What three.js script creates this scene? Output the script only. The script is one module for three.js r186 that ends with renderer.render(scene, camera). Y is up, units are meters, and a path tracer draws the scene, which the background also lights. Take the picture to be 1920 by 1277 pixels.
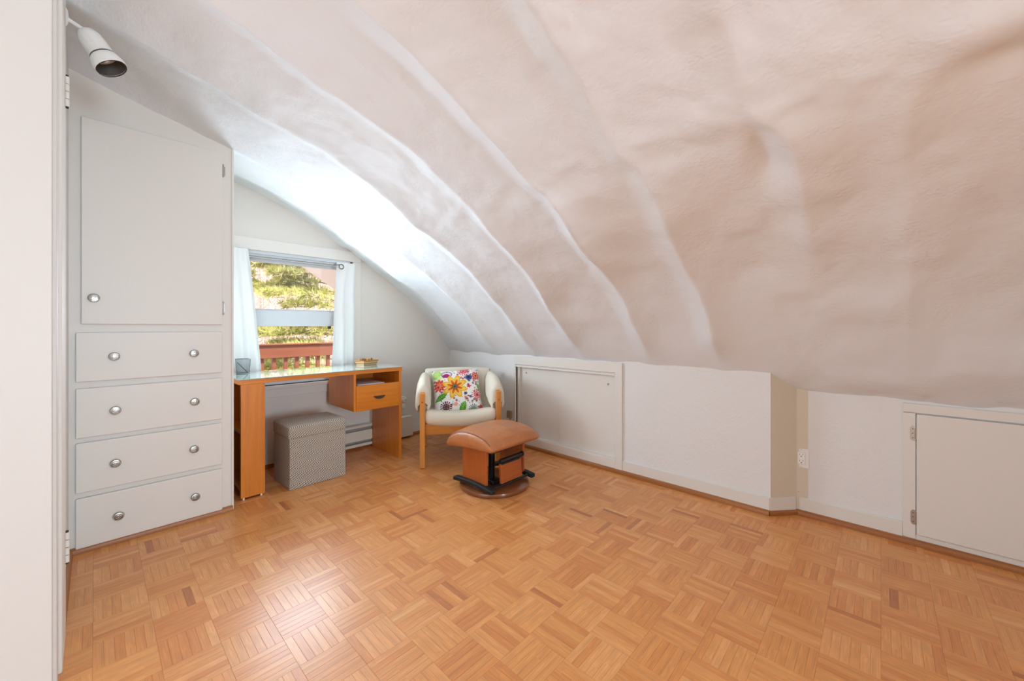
import * as THREE from 'three';
import { RoundedBoxGeometry } from 'three/addons/geometries/RoundedBoxGeometry.js';
import { mergeGeometries, mergeVertices, toCreasedNormals } from 'three/addons/utils/BufferGeometryUtils.js';
import { RectAreaLightUniformsLib } from 'three/addons/lights/RectAreaLightUniformsLib.js';

// ------------------------------------------------------------------ camera, sky, sun, window and fill light, exposure
const scene = new THREE.Scene();
const FOCAL = 735.6, YAW = THREE.MathUtils.degToRad(46.75), EYE = 1.07;
const camera = new THREE.PerspectiveCamera(2 * Math.atan(638.5 / FOCAL) * 180 / Math.PI, 1920 / 1277, 0.05, 200);
camera.position.set(0, EYE, 0);
camera.lookAt(Math.sin(YAW), EYE, -Math.cos(YAW));
camera.setViewOffset(1920, 1277, 0, 25.5, 1920, 1277);

const renderer = new THREE.WebGLRenderer({ antialias: true });
renderer.toneMapping = THREE.LinearToneMapping;
renderer.toneMappingExposure = 1.88;
renderer.shadowMap.enabled = true;
RectAreaLightUniformsLib.init();

scene.background = new THREE.Color(0.95, 0.93, 0.95);           // bright overcast spring sky
scene.backgroundIntensity = 1.0;

const sun = new THREE.DirectionalLight(0xfff1dc, 4.0);
sun.position.set(14, 18, 6);
sun.target.position.set(2, 0, -6);
sun.castShadow = true; sun.shadow.mapSize.set(2048, 2048);
Object.assign(sun.shadow.camera, { left: -14, right: 14, top: 14, bottom: -14, near: 1, far: 60 });
scene.add(sun, sun.target);

function daylightFill(color, intensity, w, h, [x, y, z], toward) {    // soft area light: boosts the seen window, fills from added windows
  const l = new THREE.RectAreaLight(color, intensity, w, h);
  l.position.set(x, y, z); l.lookAt(...toward); scene.add(l); return l;
}
daylightFill(0xd6eafb, 15.5, 0.52, 0.46, [1.10, 1.17, -3.30], [1.10, 1.17, 0]);  // panel added before the curtains, in place of sky light through the window
daylightFill(0xcee8fc, 15.5, 1.10, 1.36, [0.5, 1.03, 4.185], [0.5, 1.03, 0]);  // added fill at the unseen window behind the viewer
daylightFill(0xcee8fc, 0.95, 2.30, 1.84, [-2.385, 1.09, -0.75], [0, 1.09, -0.75]);  // weak added fill at the unseen left window

// ------------------------------------------------------------------ helpers
let seed = 12345;
const rnd = () => { seed = (seed * 1664525 + 1013904223) >>> 0; return seed / 4294967296; };
const rr = (a, b) => a + (b - a) * rnd();
const clamp = (v, a, b) => Math.min(b, Math.max(a, v));
const smooth = (a, b, v) => { const t = clamp((v - a) / (b - a), 0, 1); return t * t * (3 - 2 * t); };
function hash(x, y, s) { let h = (x * 374761393 + y * 668265263 + s * 1274126177) | 0; h = Math.imul(h ^ (h >>> 13), 1274126177); return ((h ^ (h >>> 16)) >>> 0) / 4294967296; }
function vnoise(x, y, s = 0, px = 0, py = 0) {                    // value noise; px, py: periods (0 = none)
  const X = Math.floor(x), Y = Math.floor(y), fx = x - X, fy = y - Y;
  const u = fx * fx * fx * (fx * (fx * 6 - 15) + 10), v = fy * fy * fy * (fy * (fy * 6 - 15) + 10);
  const wx = (i) => px ? ((i % px) + px) % px : i, wy = (j) => py ? ((j % py) + py) % py : j;
  const a = hash(wx(X), wy(Y), s), b = hash(wx(X + 1), wy(Y), s), c = hash(wx(X), wy(Y + 1), s), d = hash(wx(X + 1), wy(Y + 1), s);
  return (a + (b - a) * u + (c - a) * v + (a - b - c + d) * u * v) * 2 - 1;
}
function tex(w, h, fn, srgb, sx = 1, sy = 1) {                    // computed texture, sx by sy metres
  const d = new Uint8Array(w * h * 4);
  for (let j = 0; j < h; j++) for (let i = 0; i < w; i++) {
    const c = fn(i, j), k = (j * w + i) * 4;
    d[k] = clamp(c[0], 0, 255); d[k + 1] = clamp(c[1], 0, 255); d[k + 2] = clamp(c[2], 0, 255); d[k + 3] = 255;
  }
  const t = new THREE.DataTexture(d, w, h);
  t.wrapS = t.wrapT = THREE.RepeatWrapping; t.magFilter = THREE.LinearFilter; t.minFilter = THREE.LinearMipmapLinearFilter; t.generateMipmaps = true;
  if (srgb) t.colorSpace = THREE.SRGBColorSpace;
  t.repeat.set(1 / sx, 1 / sy); t.needsUpdate = true; return t;
}
function canvasTex(w, h, draw, sx = 1, sy = 1) {
  const c = document.createElement('canvas'); c.width = w; c.height = h; draw(c.getContext('2d'), w, h);
  const t = new THREE.CanvasTexture(c); t.colorSpace = THREE.SRGBColorSpace; t.wrapS = t.wrapT = THREE.RepeatWrapping; t.repeat.set(1 / sx, 1 / sy); return t;
}
const M = (color, roughness = 0.6, o = {}) => new THREE.MeshPhysicalMaterial({ color, roughness, ...o });

// metric uv by the direction each triangle faces; 'along' is the axis that the grain (v) follows
function metricUV(g, along) {
  g = g.index ? g.toNonIndexed() : g;
  const p = g.attributes.position, n = p.count, uv = new Float32Array(n * 2);
  const A = new THREE.Vector3(), B = new THREE.Vector3(), C = new THREE.Vector3();
  if (!along) { g.computeBoundingBox(); const s = g.boundingBox.getSize(A); along = s.x >= s.y && s.x >= s.z ? 'x' : s.y >= s.z ? 'y' : 'z'; }
  for (let i = 0; i < n; i += 3) {
    A.fromBufferAttribute(p, i); B.fromBufferAttribute(p, i + 1).sub(A); C.fromBufferAttribute(p, i + 2).sub(A); B.cross(C);
    const ax = Math.abs(B.x), ay = Math.abs(B.y), az = Math.abs(B.z), f = ax >= ay && ax >= az ? 'x' : ay >= az ? 'y' : 'z';
    const rest = ['x', 'y', 'z'].filter((k) => k !== f), v = rest.includes(along) ? along : rest[1], u = rest.find((k) => k !== v);
    for (let k = 0; k < 3; k++) { A.fromBufferAttribute(p, i + k); uv[(i + k) * 2] = A[u]; uv[(i + k) * 2 + 1] = A[v]; }
  }
  g.setAttribute('uv', new THREE.BufferAttribute(uv, 2)); return g;
}
function bx(x0, x1, y0, y1, z0, z1, r = 0.002, along) {            // box between limits with rounded edges
  const w = x1 - x0, h = y1 - y0, d = z1 - z0; r = Math.min(r, w / 2.2, h / 2.2, d / 2.2);
  const g = r > 0 ? new RoundedBoxGeometry(w, h, d, 2, r) : new THREE.BoxGeometry(w, h, d);
  g.translate((x0 + x1) / 2, (y0 + y1) / 2, (z0 + z1) / 2);
  return metricUV(g, along);
}
function join(list) {
  return mergeGeometries(list.map((g) => {
    g = g.index ? g.toNonIndexed() : g.clone();
    for (const k of Object.keys(g.attributes)) if (!['position', 'normal', 'uv'].includes(k)) g.deleteAttribute(k);
    if (!g.attributes.uv) g.setAttribute('uv', new THREE.BufferAttribute(new Float32Array(g.attributes.position.count * 2), 2));
    if (!g.attributes.normal) g.computeVertexNormals();
    return g;
  }), false);
}
function tube(points, r, seg = 24, rad = 8, closed = false) {
  return new THREE.TubeGeometry(new THREE.CatmullRomCurve3(points.map((p) => new THREE.Vector3(...p)), closed), seg, r, rad, closed);
}
function rod(a, b, r, r2 = r, seg = 14) {                          // straight bar with ends
  const A = new THREE.Vector3(...a), B = new THREE.Vector3(...b), d = B.clone().sub(A), L = d.length();
  const g = new THREE.CylinderGeometry(r2, r, L, seg, 1); g.translate(0, L / 2, 0);
  g.applyQuaternion(new THREE.Quaternion().setFromUnitVectors(new THREE.Vector3(0, 1, 0), d.normalize())); g.translate(...a); return g;
}
const lathe = (pts, seg = 32) => new THREE.LatheGeometry(pts.map(([x, y]) => new THREE.Vector2(x, y)), seg);
function prism(pts, depth, bevel = 0) {                            // outline in x,y extruded along +z
  const s = new THREE.Shape(pts.map(([x, y]) => new THREE.Vector2(x, y)));
  return new THREE.ExtrudeGeometry(s, { depth, bevelEnabled: bevel > 0, bevelSize: bevel, bevelThickness: bevel, bevelOffset: -bevel, bevelSegments: 2, curveSegments: 12 });
}
function softBox(w, h, d, r, seg, fn) {                            // upholstery: rounded box, then bent by fn(v)
  let g = new THREE.BoxGeometry(w, h, d, ...seg); const p = g.attributes.position, v = new THREE.Vector3(), c = new THREE.Vector3();
  const hx = w / 2 - r[0], hy = h / 2 - r[1], hz = d / 2 - r[2];
  for (let i = 0; i < p.count; i++) {
    v.fromBufferAttribute(p, i); c.set(clamp(v.x, -hx, hx), clamp(v.y, -hy, hy), clamp(v.z, -hz, hz));
    const e = v.clone().sub(c); e.set(e.x / r[0], e.y / r[1], e.z / r[2]);
    const m = Math.max(Math.abs(e.x), Math.abs(e.y), Math.abs(e.z)), L = e.length();
    if (L > 1e-9) { e.multiplyScalar(m / L); v.set(c.x + e.x * r[0], c.y + e.y * r[1], c.z + e.z * r[2]); }
    if (fn) fn(v); p.setXYZ(i, v.x, v.y, v.z);
  }
  const uv = g.attributes.uv; g.deleteAttribute('uv'); g.deleteAttribute('normal'); g = mergeVertices(g, 1e-5); g.computeVertexNormals();
  return metricUV(g);
}
function lipped(g) { return toCreasedNormals(g.index ? g.toNonIndexed() : g, 0.6); }

const taken = new Map();
function numbered(n) { const k = taken.get(n) ?? 0; taken.set(n, k + 1); return k ? n + '_' + String(k).padStart(3, '0') : n; }
function thing(name, label, category, pos = [0, 0, 0], turn = 0, group) {
  const o = new THREE.Group(); o.name = numbered(name); o.position.set(...pos); o.rotation.y = turn;
  o.userData = { label, category }; if (group) o.userData.group = group; scene.add(o); return o;
}
function structure(name, label, category) {
  const o = new THREE.Group(); o.name = numbered(name); o.userData = { label, category, kind: 'structure' }; scene.add(o); return o;
}
function part(parent, name, geo, mat, label) {
  const m = new THREE.Mesh(Array.isArray(geo) ? join(geo) : geo, mat); m.name = name; if (label) m.userData.label = label; parent.add(m); return m;
}
function structMesh(name, geo, mat, label, category) {
  const m = new THREE.Mesh(Array.isArray(geo) ? join(geo) : geo, mat); m.name = numbered(name); m.userData = { label, category, kind: 'structure' }; scene.add(m); return m;
}
function one(name, geo, mat, label, category, group) {
  const m = new THREE.Mesh(Array.isArray(geo) ? join(geo) : geo, mat); m.name = numbered(name); m.userData = { label, category }; if (group) m.userData.group = group; scene.add(m); return m;
}

// ------------------------------------------------------------------ textures and materials
const plasterBump = tex(1024, 1024, (i, j) => {
  const a = vnoise(i / 5, j / 5, 1, 0, 0), b = vnoise(i / 12, j / 12, 2), c = vnoise(i / 3, j / 14, 3), d = vnoise(i / 40, j / 40, 4);
  const v = 128 + 30 * a * (0.6 + 0.6 * d) + 26 * b + 22 * c * Math.max(0, d) + 20 * d; return [v, v, v];
}, false, 1.6, 1.6);
const stuccoBump = tex(1024, 1024, (i, j) => {
  const a = vnoise(i / 6, j / 9, 11), b = vnoise(i / 16, j / 20, 12), c = vnoise(i / 60, j / 60, 13);
  const v = 128 + 46 * a * (0.5 + 0.5 * Math.abs(c)) + 34 * b + 16 * c; return [v, v, v];
}, false, 1.2, 1.2);
const brushBump = tex(512, 512, (i, j) => { const v = 128 + 30 * vnoise(i / 2.2, j / 40, 21) + 14 * vnoise(i / 9, j / 60, 22); return [v, v, v]; }, false, 0.5, 0.5);
const stripGrain = tex(512, 512, (i, j) => {                      // 0.10 m across by 0.30 m along
  const w = 6 * vnoise(i / 60, j / 160, 31), a = vnoise(i / 3.2 + w * 0.2, j / 120, 32), b = vnoise(i / 9 + w * 0.3, j / 200, 33), p = vnoise(i / 1.6, j / 24, 34), c = vnoise(i / 45, j / 90, 35);
  const v = 238 + 9 * a + 9 * b + 6 * p + 9 * c; return [v + 4, v, v - 3 - 3 * b];
}, true, 0.10, 0.30);
const deskGrain = tex(512, 1024, (i, j) => {                      // 0.4 m across by 1.2 m along
  const w = 9 * vnoise(i / 70, j / 220, 41), a = vnoise(i / 5 + w * 0.25, j / 260, 42), b = vnoise(i / 22 + w * 0.2, j / 300, 43), p = vnoise(i / 1.8, j / 40, 44), c = vnoise(i / 90, j / 160, 45);
  const v = 6 * a + 8 * b + 4 * p + 7 * c; return [232 + v * 0.8, 224 + v * 1.1, 214 + v * 1.4];
}, true, 0.4, 1.2);
const weaveBump = tex(256, 256, (i, j) => { const v = 128 + 60 * Math.sin(i * Math.PI / 4) * Math.cos(j * Math.PI / 4) + 40 * vnoise(i / 3, j / 3, 51); return [v, v, v]; }, false, 0.12, 0.12);
const hideBump = tex(512, 512, (i, j) => { const v = 128 + 50 * vnoise(i / 4, j / 4, 61) + 40 * vnoise(i / 9, j / 9, 62); return [v, v, v]; }, false, 0.25, 0.25);
const hideMap = tex(256, 256, (i, j) => { const v = 236 + 12 * vnoise(i / 40, j / 40, 63) + 6 * vnoise(i / 10, j / 10, 64); return [v, v, v]; }, true, 0.5, 0.5);
const litterMap = tex(512, 512, (i, j) => { const a = vnoise(i / 5, j / 5, 71), b = vnoise(i / 30, j / 30, 72); return [218 + 20 * a + 14 * b, 196 + 22 * a + 12 * b, 190 + 20 * a + 12 * b]; }, true, 6, 6);

const mPlaster = M(0xedf0f2, 0.62, { bumpMap: plasterBump, bumpScale: 0.0028 });
const mStucco = M(0xeceae7, 0.6, { bumpMap: stuccoBump, bumpScale: 0.0022 });
const mCreamPatch = M(0xe0d5c0, 0.6, { bumpMap: stuccoBump, bumpScale: 0.0012 });
const mWall = M(0xe9e2d8, 0.6, { bumpMap: brushBump, bumpScale: 0.0003 });
const mPaint = M(0xebe5dc, 0.42, { bumpMap: brushBump, bumpScale: 0.00025 });
const mJamb = M(0xe0ddd7, 0.45, { bumpMap: brushBump, bumpScale: 0.0002 });
const mSash = M(0xd8dce0, 0.35);
const mQuarter = M(0xb9783f, 0.38, { map: deskGrain });
const mDesk = M(0xf0922a, 0.34, { map: deskGrain, clearcoat: 0.35, clearcoatRoughness: 0.25 });
const mDeskEdge = M(0xea8c29, 0.36, { map: deskGrain, clearcoat: 0.3, clearcoatRoughness: 0.25 });
const mChairWood = M(0xeda048, 0.36, { map: deskGrain, clearcoat: 0.3, clearcoatRoughness: 0.25 });
const mStoolWood = M(0xc4682c, 0.32, { map: deskGrain, clearcoat: 0.5, clearcoatRoughness: 0.18 });
const mBaseWood = M(0x8f5630, 0.3, { map: deskGrain, clearcoat: 0.6, clearcoatRoughness: 0.15 });
const mNickel = M(0xb0aaa2, 0.3, { metalness: 1 });
const mDarkMetal = M(0x4a4744, 0.4, { metalness: 0.9 });
const mBlack = M(0x191b1e, 0.4);
const mBlackRubber = M(0x17181a, 0.6);
const mCanvasFabric = M(0xe9dfcb, 0.92, { bumpMap: weaveBump, bumpScale: 0.0005, sheen: 0.2 });
const mLeather = M(0xd0834e, 0.38, { map: hideMap, bumpMap: hideBump, bumpScale: 0.0005, clearcoat: 0.15, clearcoatRoughness: 0.4 });
const mPiping = M(0x8d5636, 0.5);
const mWhitePlastic = M(0xf3f1ec, 0.35);
const mHole = M(0x24211e, 0.8);
const mBrass = M(0xb08a4a, 0.35, { metalness: 1 });
const mCurtain = M(0xf6f6f4, 0.95, { transmission: 0.08, thickness: 0, side: THREE.DoubleSide, bumpMap: weaveBump, bumpScale: 0.0003 });
const mGlass = M(0xffffff, 0.02, { transmission: 1, thickness: 0, ior: 1.5 });
const mGlassTop = M(0xb0c3b8, 0.06, { ior: 1.52, clearcoat: 1, clearcoatRoughness: 0.03 });  // opaque; the pale green reflection on clear glass is put into the colour
const mHeater = M(0xe9e2d2, 0.45);

// ------------------------------------------------------------------ room sizes
const ZW = -3.395, ZB = 4.2, XR = 2.635, XR2 = 2.77, XL = -0.085, ZC = -2.765, RIDGE = -0.25;
const PX = [-0.25, -0.084, 0.19, 0.35, 0.55, 0.69, 0.84, 0.99, 1.2, 1.38, 1.5, 1.63, 1.75, 2.0, 2.2, 2.4, 2.635, 2.77, 2.95];
const PH = [2.375, 2.335, 2.25, 2.195, 2.145, 2.112, 2.070, 2.008, 1.908, 1.815, 1.747, 1.668, 1.592, 1.435, 1.288, 1.09, 0.815, 0.705, 0.55];
const PM = PX.map((_, i) => i === 0 ? 0 : i === PX.length - 1 ? (PH[i] - PH[i - 1]) / (PX[i] - PX[i - 1]) : 0.5 * ((PH[i] - PH[i - 1]) / (PX[i] - PX[i - 1]) + (PH[i + 1] - PH[i]) / (PX[i + 1] - PX[i])));
function prof(x) {
  x = clamp(x, PX[0], PX[PX.length - 1]); let i = 0; while (i < PX.length - 2 && x > PX[i + 1]) i++;
  const h = PX[i + 1] - PX[i], t = (x - PX[i]) / h, t2 = t * t, t3 = t2 * t;
  return (2 * t3 - 3 * t2 + 1) * PH[i] + (t3 - 2 * t2 + t) * h * PM[i] + (-2 * t3 + 3 * t2) * PH[i + 1] + (t3 - t2) * h * PM[i + 1];
}
const slope = (x) => (prof(x + 0.01) - prof(x - 0.01)) / 0.02;

// ------------------------------------------------------------------ ceiling: hand-trowelled plaster over the rafters
const RIBS = [[-3.17, -3.22, 0.5, 0.35], [-2.70, -2.84, 1, 1], [-2.22, -2.25, 1, 1.05], [-1.72, -1.73, 1.05, 1], [-1.19, -1.25, 1, 0.9], [-0.75, -0.79, 0.9, 0.75], [-0.25, -0.38, 0.75, 0.4], [0.03, 0.1, 0.45, 0.3], [0.5, 0.5, 0.7, 0.7], [1.0, 1.0, 0.8, 0.8], [1.5, 1.5, 0.8, 0.8], [2.0, 2.0, 0.8, 0.8], [2.5, 2.5, 0.8, 0.8], [3.0, 3.0, 0.8, 0.8], [3.5, 3.5, 0.8, 0.8], [4.0, 4.0, 0.8, 0.8]];
function relief(x, z) {
  const low = smooth(1.38, 1.6, x), ax = Math.abs(x);
  let b = 0;
  RIBS.forEach(([zl, zu, al, au], k) => {
    const wob = 0.022 * vnoise(x * 3.1, k * 7.3, 81) + 0.01 * vnoise(x * 8, k * 5.1, 82);
    const u = z - (zu + (zl - zu) * low + 0.045 + wob);
    let s = 0;
    if (u <= 0 && u > -0.13) { const t = 1 + u / 0.13; s = Math.pow(t, 1.7) * (1.15 - 0.15 * t); } else if (u > 0 && u < 0.8) s = Math.exp(-Math.pow(u / 0.12, 1.2));
    let a = (au + (al - au) * low) * (0.85 + 0.35 * vnoise(x * 2.3, k * 3.7 + 1, 83));
    if (k === 6) a *= smooth(2.35, 1.9, x); if (k === 7) a *= smooth(2.6, 2.2, x);
    b += (0.058 + 0.022 * low) * Math.max(0, a) * s * (k > 5 ? 0.6 : 1);
  });
  const crease = Math.exp(-Math.pow((x - 1.47) / 0.10, 2));
  const lip = 0.016 * smooth(-0.14, 0.06, z) + 0.007;
  b += lip * (Math.exp(-Math.pow((x - 1.435) / 0.05, 2)) - 0.8 * Math.exp(-Math.pow((x - 1.515) / 0.035, 2))) * (0.6 + 0.5 * vnoise(z * 4, 3.3, 84));
  b += crease * (0.007 * vnoise(x * 12, z * 7, 85) + 0.003 * vnoise(x * 26, z * 18, 86));
  b -= 0.03 * Math.exp(-Math.pow((x - 1.60) / 0.12, 2) - Math.pow((z + 0.30) / 0.05, 2));           // hollow beside the short rib
  const right = smooth(-0.7, -0.1, z);
  const edge = smooth(2.62, 2.42, x); b *= 0.12 + 0.88 * edge;
  b += (0.3 + 0.7 * edge) * (0.008 + 0.006 * right) * vnoise(x * 3.4, z * 2.6, 87) + (0.005 + 0.003 * right) * vnoise(x * 9, z * 7, 88) + 0.0018 * vnoise(x * 24, z * 20, 89) + 0.0006 * vnoise(x * 60, z * 50, 90) + 0.0022 * right * vnoise(x * 3, z * 34, 98) * Math.max(0, vnoise(x * 2, z * 3, 99) + 0.3);
  return b;
}
{
  const xs = [], zs = [];
  for (let x = 2.80; x > -0.12; x -= 0.0135) xs.push(x);
  for (let x = -0.25; x > -2.6; x -= 0.09) xs.push(x);
  for (let z = -3.43; z < 0.62; z += 0.0135) zs.push(z);
  for (let z = 0.70; z < 4.3; z += 0.08) zs.push(z);
  const sheet = (lift, stepx, stepz, flip) => {
    const ux = xs.filter((_, i) => i % stepx === 0 || i === xs.length - 1), uz = zs.filter((_, i) => i % stepz === 0 || i === zs.length - 1);
    const pos = [], uv = [], idx = []; let arc = 0, px = ux[0], ph = 0;
    ux.forEach((X, i) => {
      const m = Math.max(X, RIDGE), h0 = prof(m), sl = X < RIDGE ? 0 : slope(m), n = Math.hypot(1, sl);
      if (i) arc += Math.hypot(X - px, h0 - ph); px = X; ph = h0;
      uz.forEach((z) => {
        const b = lift ? -lift : relief(m, z);
        pos.push(X + sl / n * b, h0 - b / n, z); uv.push(arc, z);
      });
    });
    const n = uz.length;
    for (let i = 0; i < ux.length - 1; i++) for (let j = 0; j < n - 1; j++) {
      const a = i * n + j, b = a + 1, c = a + n, d = c + 1;
      if (flip) idx.push(a, c, b, b, c, d); else idx.push(a, b, c, b, d, c);
    }
    const g = new THREE.BufferGeometry(); g.setAttribute('position', new THREE.Float32BufferAttribute(pos, 3)); g.setAttribute('uv', new THREE.Float32BufferAttribute(uv, 2)); g.setIndex(idx); g.computeVertexNormals(); return g;
  };
  structMesh('ceiling', mergeGeometries([sheet(0, 1, 1, false), sheet(0.16, 8, 16, true)]), mPlaster, 'white hand-plastered sloping attic ceiling with bulging rafter ribs', 'ceiling');
}

// ------------------------------------------------------------------ floor: parquet blocks of six strips
{
  const floor = structure('floor', 'honey-coloured basket-weave parquet floor of small wooden strips', 'floor');
  part(floor, 'subfloor', bx(-2.55, 2.95, -0.16, -0.0125, -3.55, 4.35, 0), M(0x6b4528, 0.9));
  const BX = 0.149, BZ = 0.1485, SX = 0.889, N = 6;
  const hexes = [0xf3a962, 0xefa35c, 0xeb9c55, 0xf8b06c, 0xe69550, 0xf1a75f, 0xeda15b, 0xd38447, 0xfcba78, 0xc87a3f];
  const mats = hexes.map((c) => M(c, 0.42, { map: stripGrain, clearcoat: 0.36, clearcoatRoughness: 0.27 }));
  const stripGeo = (L, W, k) => {                                 // strip along x, eased top edges, 24 triangles
    const h = 0.012, e = 0.0005, l = L / 2 - 0.0001, w = W / 2 - 0.0001;
    const ring = (a, b, y) => [[-a, y, -b], [a, y, -b], [a, y, b], [-a, y, b]];
    const P = [...ring(l, w, -h), ...ring(l, w, -e), ...ring(l - e, w - e, 0)], q = [];
    for (const o of [0, 4]) for (let i = 0; i < 4; i++) { const a = o + i, b = o + (i + 1) % 4; q.push(a, a + 4, b, b, a + 4, b + 4); }
    q.push(8, 11, 9, 9, 11, 10);
    const pos = [], uv = [], du = k * 0.031 + 0.01, dv = k * 0.117;
    for (const i of q) { pos.push(...P[i]); uv.push(P[i][2] + du, P[i][0] + dv); }
    const g = new THREE.BufferGeometry(); g.setAttribute('position', new THREE.Float32BufferAttribute(pos, 3)); g.setAttribute('uv', new THREE.Float32BufferAttribute(uv, 2)); g.computeVertexNormals(); return g;
  };
  const kinds = [[], []];
  for (let k = 0; k < 10; k++) { kinds[0].push(stripGeo(BX, BZ / N, k)); kinds[1].push(stripGeo(BZ, BX / N, k)); }
  const fx = Math.sin(YAW), fz = -Math.cos(YAW), blocks = [];
  for (let i = -28; i <= 12; i++) for (let j = -23; j <= 29; j++) {
    const x = SX + (i + 0.5) * BX, z = (j + 0.5) * BZ;
    if (x > (z < -0.42 ? 2.68 : 2.82) || z < -3.44 || x < -2.45 || z > 4.25) continue;
    const d = x * fx + z * fz, lat = x * -fz + z * fx, px = 960 + FOCAL * lat / d, py = 613 + FOCAL * EYE / d;
    const seen = d > 0.5 && px > 90 && px < 1960 && py < 1330 && !(x < 0.5 && z < ZC) && x > -0.12;
    blocks.push({ x, z, i, j, size: seen ? 1 / (d * d * d) : 0 });
  }
  blocks.sort((a, b) => b.size - a.size);
  const rest = mats.map(() => []);
  const q = new THREE.Matrix4();
  blocks.forEach((b, n) => {
    const alongZ = ((b.i + b.j) % 2 + 2) % 2 === 1, own = n < 300 && b.size > 0;
    const tone = Math.floor(rnd() * 6), g = new THREE.Group();
    g.name = 'parquet_block'; g.position.set(b.x, rr(-0.00015, 0.00015), b.z); g.rotation.set(rr(-0.0016, 0.0016), 0, rr(-0.0016, 0.0016));
    for (let s = 0; s < N; s++) {
      let t = rnd() < 0.5 ? tone : Math.floor(rnd() * 7); if (rnd() < 0.022) t = 7 + Math.floor(rnd() * 3);
      const off = (s + 0.5) / N - 0.5, m = new THREE.Mesh(kinds[alongZ ? 1 : 0][Math.floor(rnd() * 10)], mats[t]);
      m.name = 'strip';
      if (alongZ) { m.rotation.y = Math.PI / 2; m.position.x = off * BX; } else m.position.z = off * BZ;
      if (rnd() < 0.5) m.rotation.y += Math.PI;
      m.position.y = rr(-0.0001, 0.0001);
      g.add(m);
    }
    if (own) floor.add(g);
    else { g.updateMatrixWorld(true); for (const m of g.children) rest[mats.indexOf(m.material)].push(m.geometry.clone().applyMatrix4(m.matrixWorld)); }
  });
  const all = rest.map((l) => l.length ? mergeGeometries(l) : null), use = all.map((g, k) => [g, mats[k]]).filter(([g]) => g);
  const field = new THREE.Mesh(mergeGeometries(use.map(([g]) => g), true), use.map(([, m]) => m));
  field.name = 'parquet_strips'; field.userData.kind = 'stuff'; floor.add(field);
}

// ------------------------------------------------------------------ walls
const gable = (z, depth, hole) => {
  const s = new THREE.Shape(), xs = [];
  for (let x = -2.55; x <= 2.9501; x += 0.1) xs.push(x); const top = xs.map((x) => [x, prof(Math.max(x, RIDGE)) + 0.06]);
  s.moveTo(-2.55, -0.1); s.lineTo(2.95, -0.1); for (const [x, y] of top.reverse()) s.lineTo(x, y); s.closePath();
  if (hole) { const [a, b, c, d] = hole, p = new THREE.Path(); p.moveTo(a, c); p.lineTo(a, d); p.lineTo(b, d); p.lineTo(b, c); p.closePath(); s.holes.push(p); }
  const g = new THREE.ExtrudeGeometry(s, { depth, bevelEnabled: false }); g.translate(0, 0, z); return g;
};
structMesh('wall_front', gable(ZW - 0.15, 0.15, [0.746, 1.556, 0.62, 1.641]), mWall, 'smooth off-white gable wall with the small window', 'wall');
structMesh('wall_back', gable(ZB, 0.15, [-0.06, 1.06, 0.30, 1.76]), mWall, 'plain white gable wall behind the viewer', 'wall');
structMesh('added_wall_rear', (() => { const t = []; for (let x = 1.15; x <= 2.9501; x += 0.1) t.push([x, prof(x) + 0.06]); const g = prism([[1.15, -0.05], [2.95, -0.05], ...t.reverse()], 0.12); g.translate(0, 0, 1.1); return metricUV(g, 'y'); })(), mWall, 'unseen white cross wall added behind the viewer to shade the right side', 'wall');  // unseen wall, added to keep the back fill off the right side
structMesh('wall_hall', [bx(-2.55, -2.4, 0, 0.12, ZW, ZB, 0), bx(-2.55, -2.4, 2.04, 2.40, ZW, ZB, 0), bx(-2.55, -2.4, 0.12, 2.04, ZW, -1.95, 0), bx(-2.55, -2.4, 0.12, 2.04, 0.45, ZB, 0)], mWall, 'plain white wall with an added tall window at the left, outside the picture', 'wall');
{
  const right = structure('wall_right', 'low white stucco knee wall under the sloping ceiling', 'wall');
  const put = (pts, h0, h1) => { const g = prism(pts.map(([x, z]) => [x, -z]), h1 - h0); g.rotateX(-Math.PI / 2); g.translate(0, h0, 0); return metricUV(g, 'y'); };
  part(right, 'stucco', [
    put([[XR, ZW], [XR, -2.425], [XR + 0.09, -2.425], [XR + 0.09, -1.43], [XR, -1.43], [XR, -0.458], [2.95, -0.458], [2.95, ZW]], -0.05, 0.83),
    bx(XR, XR + 0.09, 0.715, 0.83, -2.425, -1.43, 0), bx(XR, XR + 0.09, -0.05, 0.095, -2.425, -1.43, 0),
    put([[XR2 - 0.008, -0.30], [XR2, 0.1], [XR2, ZB], [2.95, ZB], [2.95, -0.30]], -0.05, 0.80),
  ], mStucco);
  part(right, 'cream_patch', put([[XR, -0.458], [XR2 - 0.015, -0.352], [XR2 - 0.008, -0.30], [2.95, -0.30], [2.95, -0.458]], -0.05, 0.82), mCreamPatch, 'creamier paint on the angled jog of the wall');
}
{
  const left = structure('wall_left', 'end of a white partition wall with painted door stop, at the left edge', 'wall');
  part(left, 'partition', bx(-0.36, XL, 0, 2.36, ZW, -1.762, 0.003), mJamb);
  part(left, 'door_stop', bx(XL - 0.004, XL + 0.008, 0, 2.34, -1.838, -1.772, 0.003), mJamb);
  part(left, 'edge_casing', bx(XL - 0.004, XL + 0.016, 0, 2.34, -2.06, -1.842, 0.004), mPaint);
  for (const y of [0.33, 1.86]) {                                // painted hinge leaves with knuckles
    const h = part(left, 'hinge', [bx(XL + 0.014, XL + 0.0175, y - 0.05, y + 0.05, -2.03, -1.99, 0.001), ...[0, 1, 2, 3].map((k) => rod([XL + 0.021, y - 0.05 + k * 0.0255, -1.992], [XL + 0.021, y - 0.05 + k * 0.0255 + 0.0235, -1.992], 0.0055))], mPaint, 'hinge painted over in white');
    part(h, 'pin', rod([XL + 0.021, y - 0.056, -1.992], [XL + 0.021, y + 0.056, -1.992], 0.0035), mDarkMetal);
  }
}

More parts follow.
